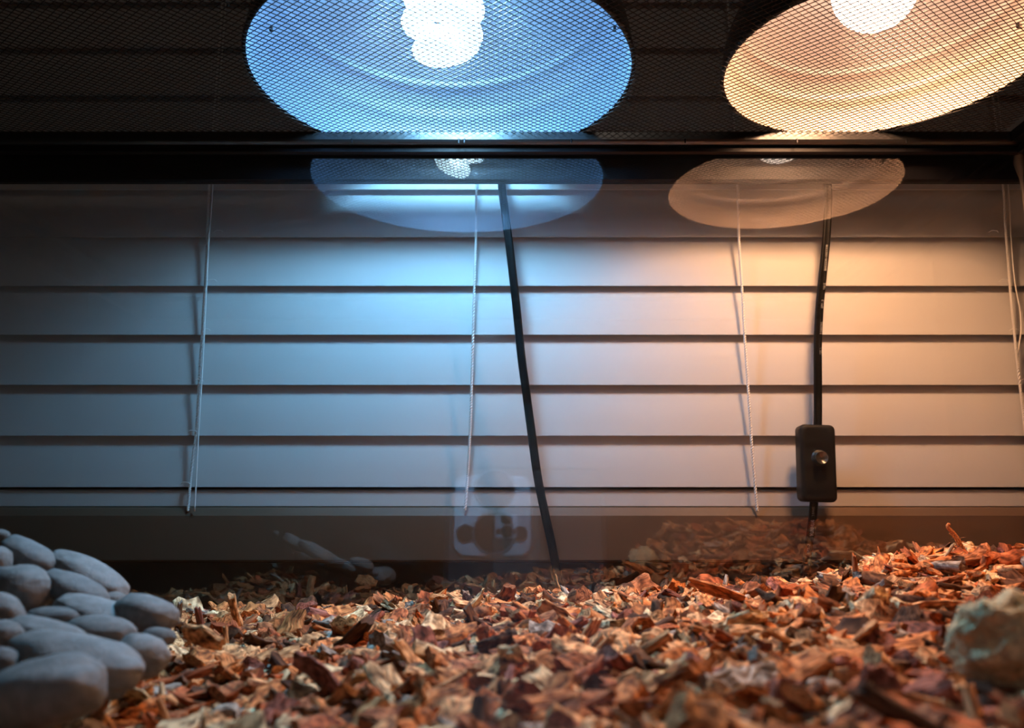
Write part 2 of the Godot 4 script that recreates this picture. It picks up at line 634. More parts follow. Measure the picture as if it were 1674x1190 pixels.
# ---------------------------------------------------------------- screen lid
func make_lid() -> void:
	var lid := thing("screen_lid", P(-0.04, 0.3048, -0.42), "black framed lid of diamond wire mesh lying on top of the tank", "terrarium lid")
	var o := lid.position
	var x0 := LEFT_X
	var x1 := RIGHT_X
	# rails with a rounded lower inner edge
	var outline := [[0.3155, -0.6635], [0.3155, -0.6402], [0.3145, -0.6394], [0.3078, -0.6386], [0.3062, -0.6394], [0.3050, -0.6420], [0.3050, -0.6635]]
	var s := Shape.new()
	var a := PackedVector3Array()
	var b := PackedVector3Array()
	for q in outline:
		a.append(P(x0 - 0.013, q[0], q[1]) - o)
		b.append(P(x1 + 0.013, q[0], q[1]) - o)
	s.loft([a, b])
	mi("frame_rail", s.build(true), M.lid, lid)
	mi("frame_rail", box(P(x0 - 0.013, 0.305, FRONT_Z - 0.010) - o, P(x1 + 0.013, 0.3155, FRONT_Z + 0.0135) - o, 0.001), M.black, lid)
	mi("frame_rail", box(P(x0 - 0.013, 0.305, -0.6389) - o, P(x0 + 0.010, 0.3155, FRONT_Z - 0.0101) - o, 0.001), M.black, lid)
	mi("frame_rail", box(P(x1 - 0.012, 0.305, -0.6389) - o, P(x1 + 0.013, 0.3155, FRONT_Z - 0.0101) - o, 0.001), M.black, lid)
	for u in [575.0, 750.0, 759.0, 934.0, 1120.0, 1303.0, 1482.0]:
		var at := px(u, 230, -0.6388)
		mi("clip", box(at + Vector3(-0.0006, -0.0022, -0.0006) - o, at + Vector3(0.0006, 0.0018, 0.0006) - o, 0.0003), M.rivet, lid)
	# expanded metal: rhombic holes 6.4 x 5.6 mm, one joined net
	var net := Shape.new()
	var pw := 0.0064
	var pd := 0.0056
	var half := 0.00031
	var tall := 0.00042
	var nx := int((x1 - x0 - 0.02) / pw)
	var nz := int((0.6405 + FRONT_Z - 0.009) / pd)
	for r in nz * 2:
		for q in nx:
			var at := P(x0 + 0.008 + pw * (q + 0.5 * (r % 2)), MESH_Y, -0.6403 + pd * 0.5 * r) - o
			for side in [-1.0, 1.0]:
				var to := at + Vector3(side * pw / 2.0, 0, pd / 2.0)
				var across := Vector3(pd, 0, -side * pw).normalized() * half
				var up := Vector3(0, tall, 0)
				var first := net.v.size()
				for e in [at, to]:
					net.v.append(e + up)
					net.v.append(e + across)
					net.v.append(e - up)
					net.v.append(e - across)
				for j in 4:
					var k := (j + 1) % 4
					if side < 0.0:
						net.quad(first + j, first + 4 + j, first + 4 + k, first + k)
					else:
						net.quad(first + j, first + k, first + 4 + k, first + 4 + j)
	net.uv.resize(net.v.size())
	net.normals()
	mi("wire_mesh", net.mesh(), M.mesh, lid).set_meta("kind", "stuff")

# ---------------------------------------------------------------- dome lamps
func make_lamps() -> void:
	var y := MESH_Y + 0.0009
	dome("dome_lamp", P(-0.0496, y, -0.5566), 0.133, "wide dome lamp with a white spiral bulb giving cool blue light", true)
	dome("dome_lamp", P(0.2546, y, -0.5400), 0.1054, "smaller dome lamp with a round bulb giving warm orange light", false)

func dome(called: String, at: Vector3, r: float, label: String, cool: bool) -> void:
	var lamp := thing(called, at, label, "heat lamp", "dome lamps standing on the screen lid")
	var h := r * 0.86
	var inner := []
	var outer := []
	for q in 61:
		var t := q / 60.0
		# bowl: steep near the rim, rounded shoulder, flat crown round the socket; spun steps near the crown
		var rr := lerpf(r, 0.028, pow(t, 1.15))
		var yy := h * sqrt(maxf(0.0, 1.0 - pow(rr / r, 2.1)))
		rr -= 0.0016 * exp(-pow((yy - r * 0.25) / 0.0018, 2.0)) + 0.0016 * exp(-pow((yy - r * 0.42) / 0.0018, 2.0))
		inner.append([rr, yy + 0.0002])
		outer.append([rr + 0.0016, yy + 0.0016])
	mi("reflector", lathe(inner, 96), M.reflector if cool else M.reflector_warm, lamp)
	var shell := [[r, 0.0002], [r + 0.0026, 0.0], [r + 0.003, 0.0025]]
	shell.append_array(outer)
	mi("shade", lathe(shell, 96), M.shade, lamp)
	mi("socket", lathe([[0.001, h - 0.006], [0.021, h - 0.006], [0.022, h + 0.004], [0.030, h + 0.006], [0.030, h + 0.065], [0.024, h + 0.08], [0.001, h + 0.082]], 32), M.socket if cool else M.shade, lamp)
	for k in 2:
		var ang := PI * k
		var s := Shape.new()
		var p := Vector3(cos(ang) * r * 0.925, h * 0.33, sin(ang) * r * 0.925)
		add_box(s, p - Vector3(0.0012, 0.0022, 0.0008), p + Vector3(0.0012, 0.0022, 0.0008), 0.0005)
		mi("rivet", s.build(true), M.rivet, lamp)
	if cool:
		# compact fluorescent: one tube wound in a helix, closed at the tip
		var bulb := Shape.new()
		var path := []
		var turns := 3.6
		for q in 96:
			var t := q / 95.0
			var rad := 0.0225 * minf(1.0, 0.30 + 0.70 * sin(minf(t * 3.2, 1.0) * PI / 2.0))
			path.append(Vector3(cos(t * turns * TAU + 0.9) * rad, 0.0145 + t * (h - 0.040), sin(t * turns * TAU + 0.9) * rad))
		add_tube(bulb, path, 0.0076, 8)
		bulb.build()
		bulb.weld_normals()
		mi("spiral_bulb", bulb.mesh(), M.cfl, lamp)
		spot("spiral_bulb_glow", at + Vector3(0, 0.078, 0), CFL_COLOR, CFL_ENERGY, 0.034)
	else:
		var prof := []
		for q in 17:
			var t := q / 16.0
			var ang := lerpf(-PI / 2.0, PI * 0.32, t)
			prof.append([maxf(0.0008, cos(ang) * 0.029), 0.058 + sin(ang) * 0.029])
		prof.append([0.014, h - 0.004])
		mi("round_bulb", lathe(prof, 40), M.heat, lamp)
		spot("round_bulb_glow", at + Vector3(0, 0.070, 0), HEAT_COLOR, HEAT_ENERGY, 0.026)

# ---------------------------------------------------------------- power cords
func twin(path: Array) -> ArrayMesh:   # flat two-core cable, its broad side to the room
	var s := Shape.new()
	var rings := []
	for q in path.size():
		var along: Vector3 = (path[mini(q + 1, path.size() - 1)] - path[maxi(q - 1, 0)]).normalized()
		var x := Vector3.BACK.cross(along)
		x = x.normalized() if x.length() > 0.2 else Vector3.RIGHT
		var z := along.cross(x).normalized()
		var out := PackedVector3Array()
		for j in 20:
			var t := TAU * j / 20.0
			var c := cos(t)
			out.append(path[q] + x * 0.0034 * signf(c) * pow(absf(c), 0.8) + z * 0.0017 * sin(t) * (1.0 - 0.42 * exp(-pow(c / 0.28, 2.0))))
		rings.append(out)
	s.loft(rings)
	s.build()
	s.weld_normals()
	return s.mesh()

func letters(text: String, at: Vector3, along: Vector3, parent: Node3D, size := 0.0019) -> void:
	var t := TextMesh.new()
	t.text = text
	var f := SystemFont.new()
	f.font_names = PackedStringArray(["Droid Sans Mono"])
	t.font = f
	t.font_size = 16
	t.pixel_size = size / 12.0
	t.depth = 0.00012
	var m := mi("printed_lettering", t, M.print, parent)
	var x := along.normalized()
	var z := (Vector3.BACK - x * x.z).normalized()
	m.transform = Transform3D(Basis(x, z.cross(x), z), at)

func make_cords() -> void:
	# cool lamp's cord: from its socket over the tank's back edge and down behind the glass
	var z := -0.678
	var a := thing("lamp_cord", P(-0.009, 0.28, z), "thick plain black cord hanging straight down behind the back glass", "power cord", "lamp cords behind the back glass")
	var o := a.position
	var way := [P(-0.0496, 0.517, -0.5566) - o, P(-0.045, 0.520, -0.60) - o, P(-0.03, 0.48, -0.662) - o, P(-0.016, 0.40, -0.690) - o, P(-0.0105, 0.33, -0.6915) - o]
	for q in [[820, 299], [826, 350], [835, 420], [844, 500], [852, 580], [860, 640], [868, 700], [879, 780], [891, 840], [902, 890], [913, 950], [921, 1000]]:
		way.append(px(q[0], q[1], z - 0.0015) - o)
	way.append(P(0.05, -0.2, z) - o)
	way.append(P(0.05, -0.6, z - 0.02) - o)
	mi("cable", twin(smooth_path(way, 0.006)), M.cable, a)
	# warm lamp's cord with its inline switch
	var b := thing("lamp_cord", P(0.267, 0.28, z), "black cord with an inline switch box hanging behind the back glass", "power cord", "lamp cords behind the back glass")
	o = b.position
	way = [P(0.2546, 0.493, -0.54) - o, P(0.257, 0.50, -0.59) - o, P(0.262, 0.45, -0.665) - o, P(0.266, 0.36, z - 0.004) - o]
	var upper := [[1353, 299], [1353, 350], [1350, 400], [1345, 450], [1340, 500], [1337, 560], [1337, 620], [1337, 680], [1336, 740]]
	for q in upper:
		way.append(px(q[0], q[1], z - 0.003) - o)
	mi("cable", twin(smooth_path(way, 0.006)), M.cable, b)
	var lower := [[1333, 790], [1330, 830], [1326, 865], [1322, 895], [1318, 930], [1314, 980]]
	way = []
	for q in lower:
		way.append(px(q[0], q[1], z - 0.003) - o)
	way.append(P(0.22, -0.2, z) - o)
	way.append(P(0.22, -0.6, z - 0.02) - o)
	mi("cable", twin(smooth_path(way, 0.006)), M.cable, b)
	# switch box: rounded case, push button on a collar
	var hub := px(1334, 757.5, z) - o
	var sw := MeshInstance3D.new()
	sw.name = "switch_box"
	var s := Shape.new()
	var rings := []
	for q in [[-0.0095, 0.0030], [-0.0085, 0.0012], [-0.006, 0.0002], [0.0045, 0.0], [0.0066, 0.0008], [0.0074, 0.0020], [0.0076, 0.0034]]:
		var out := PackedVector3Array()
		var hx: float = 0.0140 - q[1]
		var hy: float = 0.0302 - q[1]
		for k in 4:
			for j in 6:
				var t := PI / 2.0 * (k + j / 5.0)
				var cx: float = (hx - 0.0042) * (1.0 if k == 0 or k == 3 else -1.0)
				var cy: float = (hy - 0.0042) * (1.0 if k < 2 else -1.0)
				out.append(Vector3(cx + cos(t) * 0.0042, cy + sin(t) * 0.0042, q[0]))
		rings.append(out)
	s.loft(rings)
	s.build()
	sw.mesh = s.mesh()
	sw.material_override = M.switch
	sw.position = hub
	sw.rotation.z = -0.035
	b.add_child(sw, true)
	var knob := lathe([[0.0001, 0.0030], [0.0020, 0.0033], [0.0036, 0.0043], [0.0046, 0.0053], [0.0050, 0.0053], [0.0053, 0.0048], [0.0053, 0.0], [0.0064, -0.0002], [0.0066, -0.0012]], 32)
	var kn := mi("push_button", knob, M.knob, sw)
	kn.position = Vector3(0.0003, 0.0035, 0.0080)
	kn.rotation.x = PI / 2.0 - 0.0
	# fine white print running up the cord
	var words := [["(UL)", 1341, 574], ["E344755", 1342, 536], ["SPT-2", 1344, 497], ["18/2", 1347, 468], ["MARISON-EASTION", 1350, 421]]
	for w in words:
		var p0 := px(w[1], w[2] + 12.0, z - 0.0009)
		var p1 := px(float(w[1]) + 1.6, w[2] - 12.0, z - 0.0009)
		letters(w[0], (p0 + p1) / 2.0 - o, p1 - p0, b)
	letters("18AWG", px(1329.5, 836, z - 0.0009) - o, Vector3(0.1, 1, 0), b)
	letters("YUNHUA", px(1328, 863, z - 0.0009) - o, Vector3(0.13, 1, 0), b, 0.0026)
	letters("SPT-2", px(1322, 897, z - 0.0009) - o, Vector3(0.14, 1, 0), b)

# ---------------------------------------------------------------- pebbles
# centre in the photograph, half axes in pixels, turn in degrees, distance
const PEBBLES := [
	[2, 877, 13, 10, 20, 0.53, "tiny grey pebble at the very top of the pebble slope"],
	[44, 912, 50, 23, 30, 0.515, "long grey pebble slanting down from the top of the pebble slope"],
	[-8, 922, 20, 26, 0, 0.49, "grey pebble cut by the picture edge under the slope top"],
	[26, 966, 54, 38, 10, 0.475, "broad round pale grey pebble high on the slope, largest of the upper pebbles"],
	[142, 946, 72, 25, 30, 0.53, "long pale flat pebble forming the far upper outline of the pebble slope"],
	[120, 968, 60, 23, 22, 0.49, "dark grey long pebble leaning in front of the pale flat far pebble"],
	[186, 986, 22, 16, 10, 0.505, "small pale pebble tucked behind the egg-shaped pebble beside the bark"],
	[236, 1006, 52, 28, 16, 0.475, "smooth egg-shaped grey pebble at the far end of the slope against the bark"],
	[2, 998, 36, 22, 35, 0.44, "grey pebble below the broad round pale pebble, half outside the picture"],
	[86, 1011, 46, 17, 2, 0.455, "small flat grey pebble in the middle of the slope under the dark long pebble"],
	[165, 1012, 82, 25, 18, 0.47, "large flat bluish pebble in mid slope pointing towards the bark"],
	[160, 1037, 58, 26, 6, 0.445, "grey pebble with a brown tinge below the large flat bluish pebble"],
	[72, 1036, 66, 19, 15, 0.42, "thin dark pebble lying above the long sausage-shaped pebble"],
	[258, 1042, 27, 14, 8, 0.46, "little pale blue pebble wedged between the egg-shaped pebble and bark"],
	[229, 1075, 43, 32, 18, 0.415, "dark round pebble at the foot of the slope next to a tan bark chip"],
	[2, 1042, 32, 24, 10, 0.40, "grey rounded pebble above the sausage-shaped pebble, cut by the picture edge"],
	[120, 1086, 112, 40, 12, 0.375, "long sausage-shaped grey pebble lying across the lower slope"],
	[2, 1086, 26, 24, 20, 0.36, "small grey pebble between the sausage-shaped pebble and the biggest pebble"],
	[172, 1124, 34, 20, 5, 0.375, "small brownish pebble peeping out under the sausage-shaped pebble"],
	[62, 1138, 100, 56, -6, 0.31, "biggest grey pebble, blurred and nearest the glass at the bottom of the slope"],
]

func make_pebbles() -> void:
	var basis := Basis(Vector3.RIGHT, PITCH)
	for k in PEBBLES.size():
		var d = PEBBLES[k]
		var z: float = -(0.29 + (d[5] - 0.31) * 0.55)
		var at := px(d[0], d[1], z)
		var depth := -(basis.inverse() * (at - Vector3(0, CY, 0))).z
		var a: float = d[2] / FPX * depth
		var b: float = d[3] / FPX * depth
		var c := (a * 0.25 + b * 0.8)
		var t := deg_to_rad(d[4])
		var s := Shape.new()
		var rings := []
		var nl := 26
		for r in nl:
			var la := PI * (r + 0.02) / (nl - 1.0 + 0.04)
			var out := PackedVector3Array()
			for j in 36:
				var lo := TAU * j / 36.0
				var dir := Vector3(cos(la), sin(la) * cos(lo), sin(la) * sin(lo))
				var lump := 1.0 + 0.13 * slow.get_noise_3d(dir.x * 0.75 + k * 7.3, dir.y * 0.75, dir.z * 0.75) + 0.03 * slow.get_noise_3d(dir.x * 2.2 - k * 3.1, dir.y * 2.2, dir.z * 2.2)
				var q := Vector3(signf(dir.x) * pow(absf(dir.x), 0.92) * a, signf(dir.y) * pow(absf(dir.y), 0.78) * b, dir.z * c) * lump
				out.append(q)
			rings.append(out)
		s.loft(rings, true, true, 1.0, 1.0)
		s.build()
		s.weld_normals()
		var m := mi("pebble", s.mesh(), stone_mat(k))
		m.transform = Transform3D(basis * Basis(Vector3.BACK, -t), at - basis.z * c * 0.25)
		tag(m, d[6], "pebble", "river pebbles piled beside the bark")

func stone_mat(k: int) -> StandardMaterial3D:
	var key := "stone%d" % (k % 4)
	if not M.has(key):
		var m: StandardMaterial3D = M.stone.duplicate()
		m.albedo_color = [lin(0.26, 0.235, 0.215), lin(0.21, 0.19, 0.175), lin(0.29, 0.265, 0.245), lin(0.24, 0.215, 0.195)][k % 4]
		M[key] = m
	return M[key]

# ---------------------------------------------------------------- bark bed
func table(t: Array, x: float) -> float:
	if x <= t[0][0]:
		return t[0][1]
	for q in t.size() - 1:
		if x <= t[q + 1][0]:
			return lerpf(t[q][1], t[q + 1][1], (x - t[q][0]) / (t[q + 1][0] - t[q][0]))
	return t[-1][1]

func bump(x: float, z: float, cx: float, cz: float, rx: float, rz: float) -> float:
	return exp(-pow((x - cx) / rx, 2.0) - pow((z - cz) / rz, 2.0))

const BACK_LINE := [[-0.49, -0.062], [-0.33, -0.065], [-0.12, -0.062], [0.0, -0.052], [0.10, -0.050], [0.20, -0.046], [0.30, -0.038], [0.41, -0.040]]
const NEAR_LINE := [[-0.20, -0.088], [-0.12, -0.082], [-0.05, -0.069], [0.0, -0.064], [0.10, -0.058], [0.2, -0.052]]

func bed(x: float, z: float) -> float:
	var t := clampf((-z - 0.25) / 0.37, 0.0, 1.0)
	var y := lerpf(table(NEAR_LINE, x), table(BACK_LINE, x), t)
	y += 0.021 * bump(x, z, 0.31, -0.575, 0.12, 0.05) / (1.0 + exp((0.214 - x) / 0.006))
	y += 0.010 * bump(x, z, 0.17, -0.43, 0.055, 0.05)
	y -= 0.008 * bump(x, z, 0.145, -0.31, 0.03, 0.03)
	y += 0.028 * bump(x, z, -0.245, -0.385, 0.065, 0.06)
	y += 0.050 * clampf((z + 0.40) / 0.12, 0.0, 1.0) * clampf((x + 0.64 * z - 0.012) / 0.06, 0.0, 1.0)   # heaped against the front corner
	y += 0.003 * slow.get_noise_2d(x * 28.0, z * 28.0)
	return y

const TONES := [
	["rust-red", 0.56, 0.155, 0.055], ["orange-brown", 0.74, 0.265, 0.085], ["tan", 0.82, 0.410, 0.175], ["pale straw", 0.92, 0.64, 0.35],
	["dark brown", 0.15, 0.066, 0.032], ["greyish", 0.42, 0.34, 0.27], ["purplish brown", 0.38, 0.140, 0.095], ["red-brown", 0.46, 0.170, 0.070],
]

func chip(kind: int, r: RandomNumberGenerator) -> Shape:   # unit length along x
	var s := Shape.new()
	var w: float = [r.randf_range(0.40, 0.70), r.randf_range(0.52, 0.80), r.randf_range(0.12, 0.22)][kind]
	var th: float = [r.randf_range(0.11, 0.22), r.randf_range(0.30, 0.50), r.randf_range(0.08, 0.14)][kind]
	var k := 12
	var stations := 8
	var ridge := []
	var jag := []
	for j in k:
		ridge.append(r.randf_range(0.70, 1.18))
		jag.append([r.randf_range(-0.07, 0.05), r.randf_range(-0.05, 0.07)])
	var curl := r.randf_range(-0.25, 0.30) * (0.6 if kind == 1 else 1.0)
	var cup := r.randf_range(-0.5, 0.8)
	var twist := r.randf_range(-0.35, 0.35)
	var lean := r.randf_range(-0.25, 0.25)
	var taper0 := r.randf_range(0.5, 0.95)
	var taper1 := r.randf_range(0.45, 0.9)
	var rings := []
	for q in stations:
		var t := q / (stations - 1.0)
		var x := t - 0.5
		var wide := r.randf_range(0.86, 1.08) * lerpf(lerpf(taper0, 1.0, minf(1.0, t * 3.0)), taper1, maxf(0.0, t * 2.4 - 1.4))
		var side := r.randf_range(-0.05, 0.05) * w + lean * x * w
		var out := PackedVector3Array()
		for j in k:
			var a := TAU * j / k
			var cy := cos(a)
			var sy := sin(a)
			var yy: float = signf(sy) * pow(absf(sy), 0.7) * th / 2.0 * ridge[j] * r.randf_range(0.80, 1.15)
			var zz: float = signf(cy) * pow(absf(cy), 0.8) * w / 2.0 * wide * lerpf(1.0, ridge[j], 0.35)
			var xx: float = x + (jag[j][0] if q == 0 else jag[j][1] if q == stations - 1 else r.randf_range(-0.02, 0.02))
			yy += curl * x * x + cup * zz * zz
			var p := Vector3(0, yy, zz).rotated(Vector3.RIGHT, twist * x)
			out.append(Vector3(xx, p.y, p.z + side))
		rings.append(out)
	s.loft(rings, true, true, 0.5, 0.6)
	# each chip wears its own patch of the grain
	var du := r.randf()
	var dv := r.randf()
	for t in s.uv.size():
		s.uv[t] += Vector2(du, dv)
	s.build()
	return s

var chips: Array[Shape] = []
var chip_kind := []
var chip_mesh: Array[ArrayMesh] = []

func place_of(u: float, v: float) -> String:
	if u < 420.0:
		return "beside the grey pebbles" if v < 1090.0 else "in front of the grey pebbles"
	if v > 1130.0:
		return "at the front before the purplish slab" if u < 700.0 else "at the front in mid-bed" if u < 1150.0 else "at the front below the mossy lump"
	if u > 1330.0 and v < 975.0:
		return "on the mound beneath the twig"
	if u > 1400.0:
		return "around the mossy wood lump"
	if v < 1010.0:
		return "by the upright stick" if u < 620.0 else "by the back glass before the cord" if u < 840.0 else "near the foot of the plain cord" if u < 1080.0 else "below the switch cord"
	if v < 1070.0:
		return "before the upright stick" if u < 620.0 else "a little below the plain cord" if u < 1080.0 else "ahead of the long pale stick"
	return "around the purplish slab" if u < 700.0 else "mid-bed below the plain cord" if u < 1080.0 else "in front of the long pale stick"

func make_bark() -> void:
	var r := RandomNumberGenerator.new()
	r.seed = 41
	for k in 24:
		var kind := 0 if k < 11 else (1 if k < 21 else 2)
		chips.append(chip(kind, r))
		chip_kind.append(kind)
		chip_mesh.append(chips[k].mesh())
	var view := Basis(Vector3.RIGHT, PITCH).inverse()
	# where every chip of the bed lies
	var all := []
	var step := 0.0094
	for layer in 3:
		var z := -0.642
		while z < FRONT_Z - 0.006:
			var x := LEFT_X + 0.01
			while x < RIGHT_X - 0.01:
				var ax := clampf(x + r.randf_range(-0.6, 0.6) * step, LEFT_X + 0.012, RIGHT_X - 0.012)
				var az := clampf(z + r.randf_range(-0.6, 0.6) * step, -0.638, FRONT_Z - 0.012)
				x += step * (1.0 if layer < 2 else 1.6)
				var reach := 0.62 * -az + 0.06
				var k := r.randi() % chips.size()
				var length: float = [r.randf_range(0.013, 0.031), r.randf_range(0.011, 0.024), r.randf_range(0.017, 0.038)][chip_kind[k]]
				if r.randf() < 0.12:
					length *= 1.35
				var tilt := r.randfn(0.0, 0.30) + (r.randf_range(-0.8, 0.8) if r.randf() < 0.10 else 0.0)
				var roll := r.randfn(0.0, 0.35)
				var yaw := r.randf() * TAU
				var tone := weighted(r)
				var shade := r.randf_range(0.78, 1.22)
				var lift := r.randf_range(-0.003, 0.0015) + 0.0026 * layer
				if absf(ax) > reach and (layer == 0 or absf(ax) > reach + 0.30):
					continue
				var y := bed(ax, az) + lift
				var b := Basis(Vector3.UP, yaw) * Basis(Vector3.BACK, tilt) * Basis(Vector3.RIGHT, roll)
				all.append([P(ax, y, az), b, length, k, tone, shade, layer, tilt, 0.0])
			z += step
	# the 300 that show largest stand alone, the rest are one litter
	for c in all:
		var p: Vector3 = view * (c[0] - Vector3(0, CY, 0))
		var u := 837.0 + p.x / -p.z * FPX
		var v := 595.0 - p.y / -p.z * FPX
		var seen: bool = u > 0 and u < 1674 and v < 1215 and c[6] >= 1 and not (u < 250.0 and v < 1100.0) and not (u < 160.0)
		c[8] = c[2] / -p.z * (1.0 + 0.35 * c[6]) if seen else 0.0
		c.append(u)
		c.append(v)
	var order := all.duplicate()
	order.sort_custom(func(p, q): return p[8] > q[8])
	var alone := {}
	var alike := {}
	for q in 285:
		alone[order[q]] = true
		var c = order[q]
		var m := mi("bark_chip", chip_mesh[c[3]], tone_mat(c[4], c[5]))
		m.transform = Transform3D(c[1].scaled(Vector3.ONE * c[2]), c[0])
		var shape_word: String = ["flake", "nugget", "splinter"][chip_kind[c[3]]]
		var size_word: String = "large" if c[2] > 0.024 else "mid-sized" if c[2] > 0.018 else "small"
		var lean_word: String = "steeply tilted" if absf(c[7]) > 0.55 else "slightly tilted" if absf(c[7]) > 0.22 else "flat-lying"
		var bright: String = "lighter " if c[5] > 1.06 else "darker " if c[5] < 0.92 else ""
		var grain: Vector3 = c[1].x
		var way: String = "crosswise" if absf(grain.x) > 0.88 else "end-on" if absf(grain.z) > 0.88 else "slanting"
		var said := "%s %s %s%s bark %s %s %s" % [size_word, lean_word, bright, TONES[c[4]][0], shape_word, way, place_of(c[9], c[10])]
		if not alike.has(said):
			alike[said] = []
		alike[said].append(m)
	for said in alike:   # alike ones are told apart by how near they lie
		var same: Array = alike[said]
		same.sort_custom(func(p, q): return p.position.z > q.position.z)
		var words: Array = [""] if same.size() == 1 else [", nearer", ", farther"] if same.size() == 2 else [", nearest", ", middle", ", farthest"]
		for q in same.size():
			var text: String = said + words[mini(q, words.size() - 1)]
			if text.replace("-", " ").split(" ").size() > 16:
				text = text.replace(" bark ", " ")
			tag(same[q], text, "bark chip", "bark chips of the loose bed")
	var litter := Shape.new()
	litter.colored = true
	for c in all:
		if alone.has(c):
			continue
		var s := chips[c[3]]
		var first := litter.v.size()
		var t := Transform3D(c[1].scaled(Vector3.ONE * c[2]), c[0])
		litter.v.append_array(t * s.v)
		litter.n.append_array(Transform3D(c[1], Vector3.ZERO) * s.n)
		litter.uv.append_array(s.uv)
		var d = TONES[c[4]]
		var col := Color(d[1] * c[5], d[2] * c[5], d[3] * c[5])
		var many := PackedColorArray()
		many.resize(s.v.size())
		many.fill(col)
		litter.c.append_array(many)
		var ix := s.i.duplicate()
		for q in ix.size():
			ix[q] += first
		litter.i.append_array(ix)
	var l := mi("bark_litter", litter.mesh(), M.bark)
	l.set_meta("kind", "stuff")
	tag(l, "loose bed of reddish bark chips covering the tank floor", "bark litter")
	# soil body under the chips
	var soil := Shape.new()
	var rows := []
	for a in 60:
		var row := PackedVector3Array()
		var z := lerpf(GLASS_Z + 0.0008, FRONT_Z - 0.0008, a / 59.0)
		row.append(P(LEFT_X + 0.001, BED_Y + 0.0005, z))
		for b in 110:
			var x := lerpf(LEFT_X + 0.001, RIGHT_X - 0.001, b / 109.0)
			row.append(P(x, bed(x, z) - 0.004, z))
		row.append(P(RIGHT_X - 0.001, BED_Y + 0.0005, z))
		rows.append(row)
	for e in [0, 60]:   # upright end walls down to the tank bottom
		var low := PackedVector3Array()
		for q in rows[e]:
			low.append(Vector3(q.x, BED_Y + CY + 0.0005, q.z))
		if e == 0:
			rows.insert(0, low)
		else:
			rows.append(low)
	soil.loft(rows, true, false, 1.0, 1.0)
	soil.build()
	var g := mi("bark_mulch", soil.mesh(), M.soil)
	g.set_meta("kind", "stuff")
	tag(g, "dark fine mulch packed under the loose bark chips", "bark mulch")

func weighted(r: RandomNumberGenerator) -> int:
	var t := r.randf()
	var share := [0.11, 0.22, 0.24, 0.09, 0.11, 0.06, 0.05, 0.12]
	for k in 8:
		t -= share[k]
		if t < 0.0:
			return k
	return 7

func tone_mat(k: int, shade: float) -> StandardMaterial3D:
	var q := clampi(int((shade - 0.78) / 0.11), 0, 3)
	var key := "bark%d_%d" % [k, q]
	if not M.has(key):
		var f := 0.835 + 0.11 * q
		M[key] = bark_mat(lin(TONES[k][1] * f, TONES[k][2] * f, TONES[k][3] * f))
	return M[key]

# ---------------------------------------------------------------- single pieces that stand out
func piece(called: String, u: float, v: float, z: float, size: Vector3, turn: Vector3, tone: int, kind: int, seed_: int, label: String, category := "bark chip") -> MeshInstance3D:
	var r := RandomNumberGenerator.new()
	r.seed = seed_
	var s := chip(kind, r)
	var m := mi(called, s.mesh(), tone_mat(tone, 1.05))
	var box_ := s.mesh().get_aabb().size
	m.transform = Transform3D(Basis(Vector3.RIGHT, PITCH) * Basis.from_euler(turn) * Basis.from_scale(Vector3(size.x / box_.x, size.y / box_.y, size.z / box_.z)), px(u, v, z))
	tag(m, label, category)
	return m

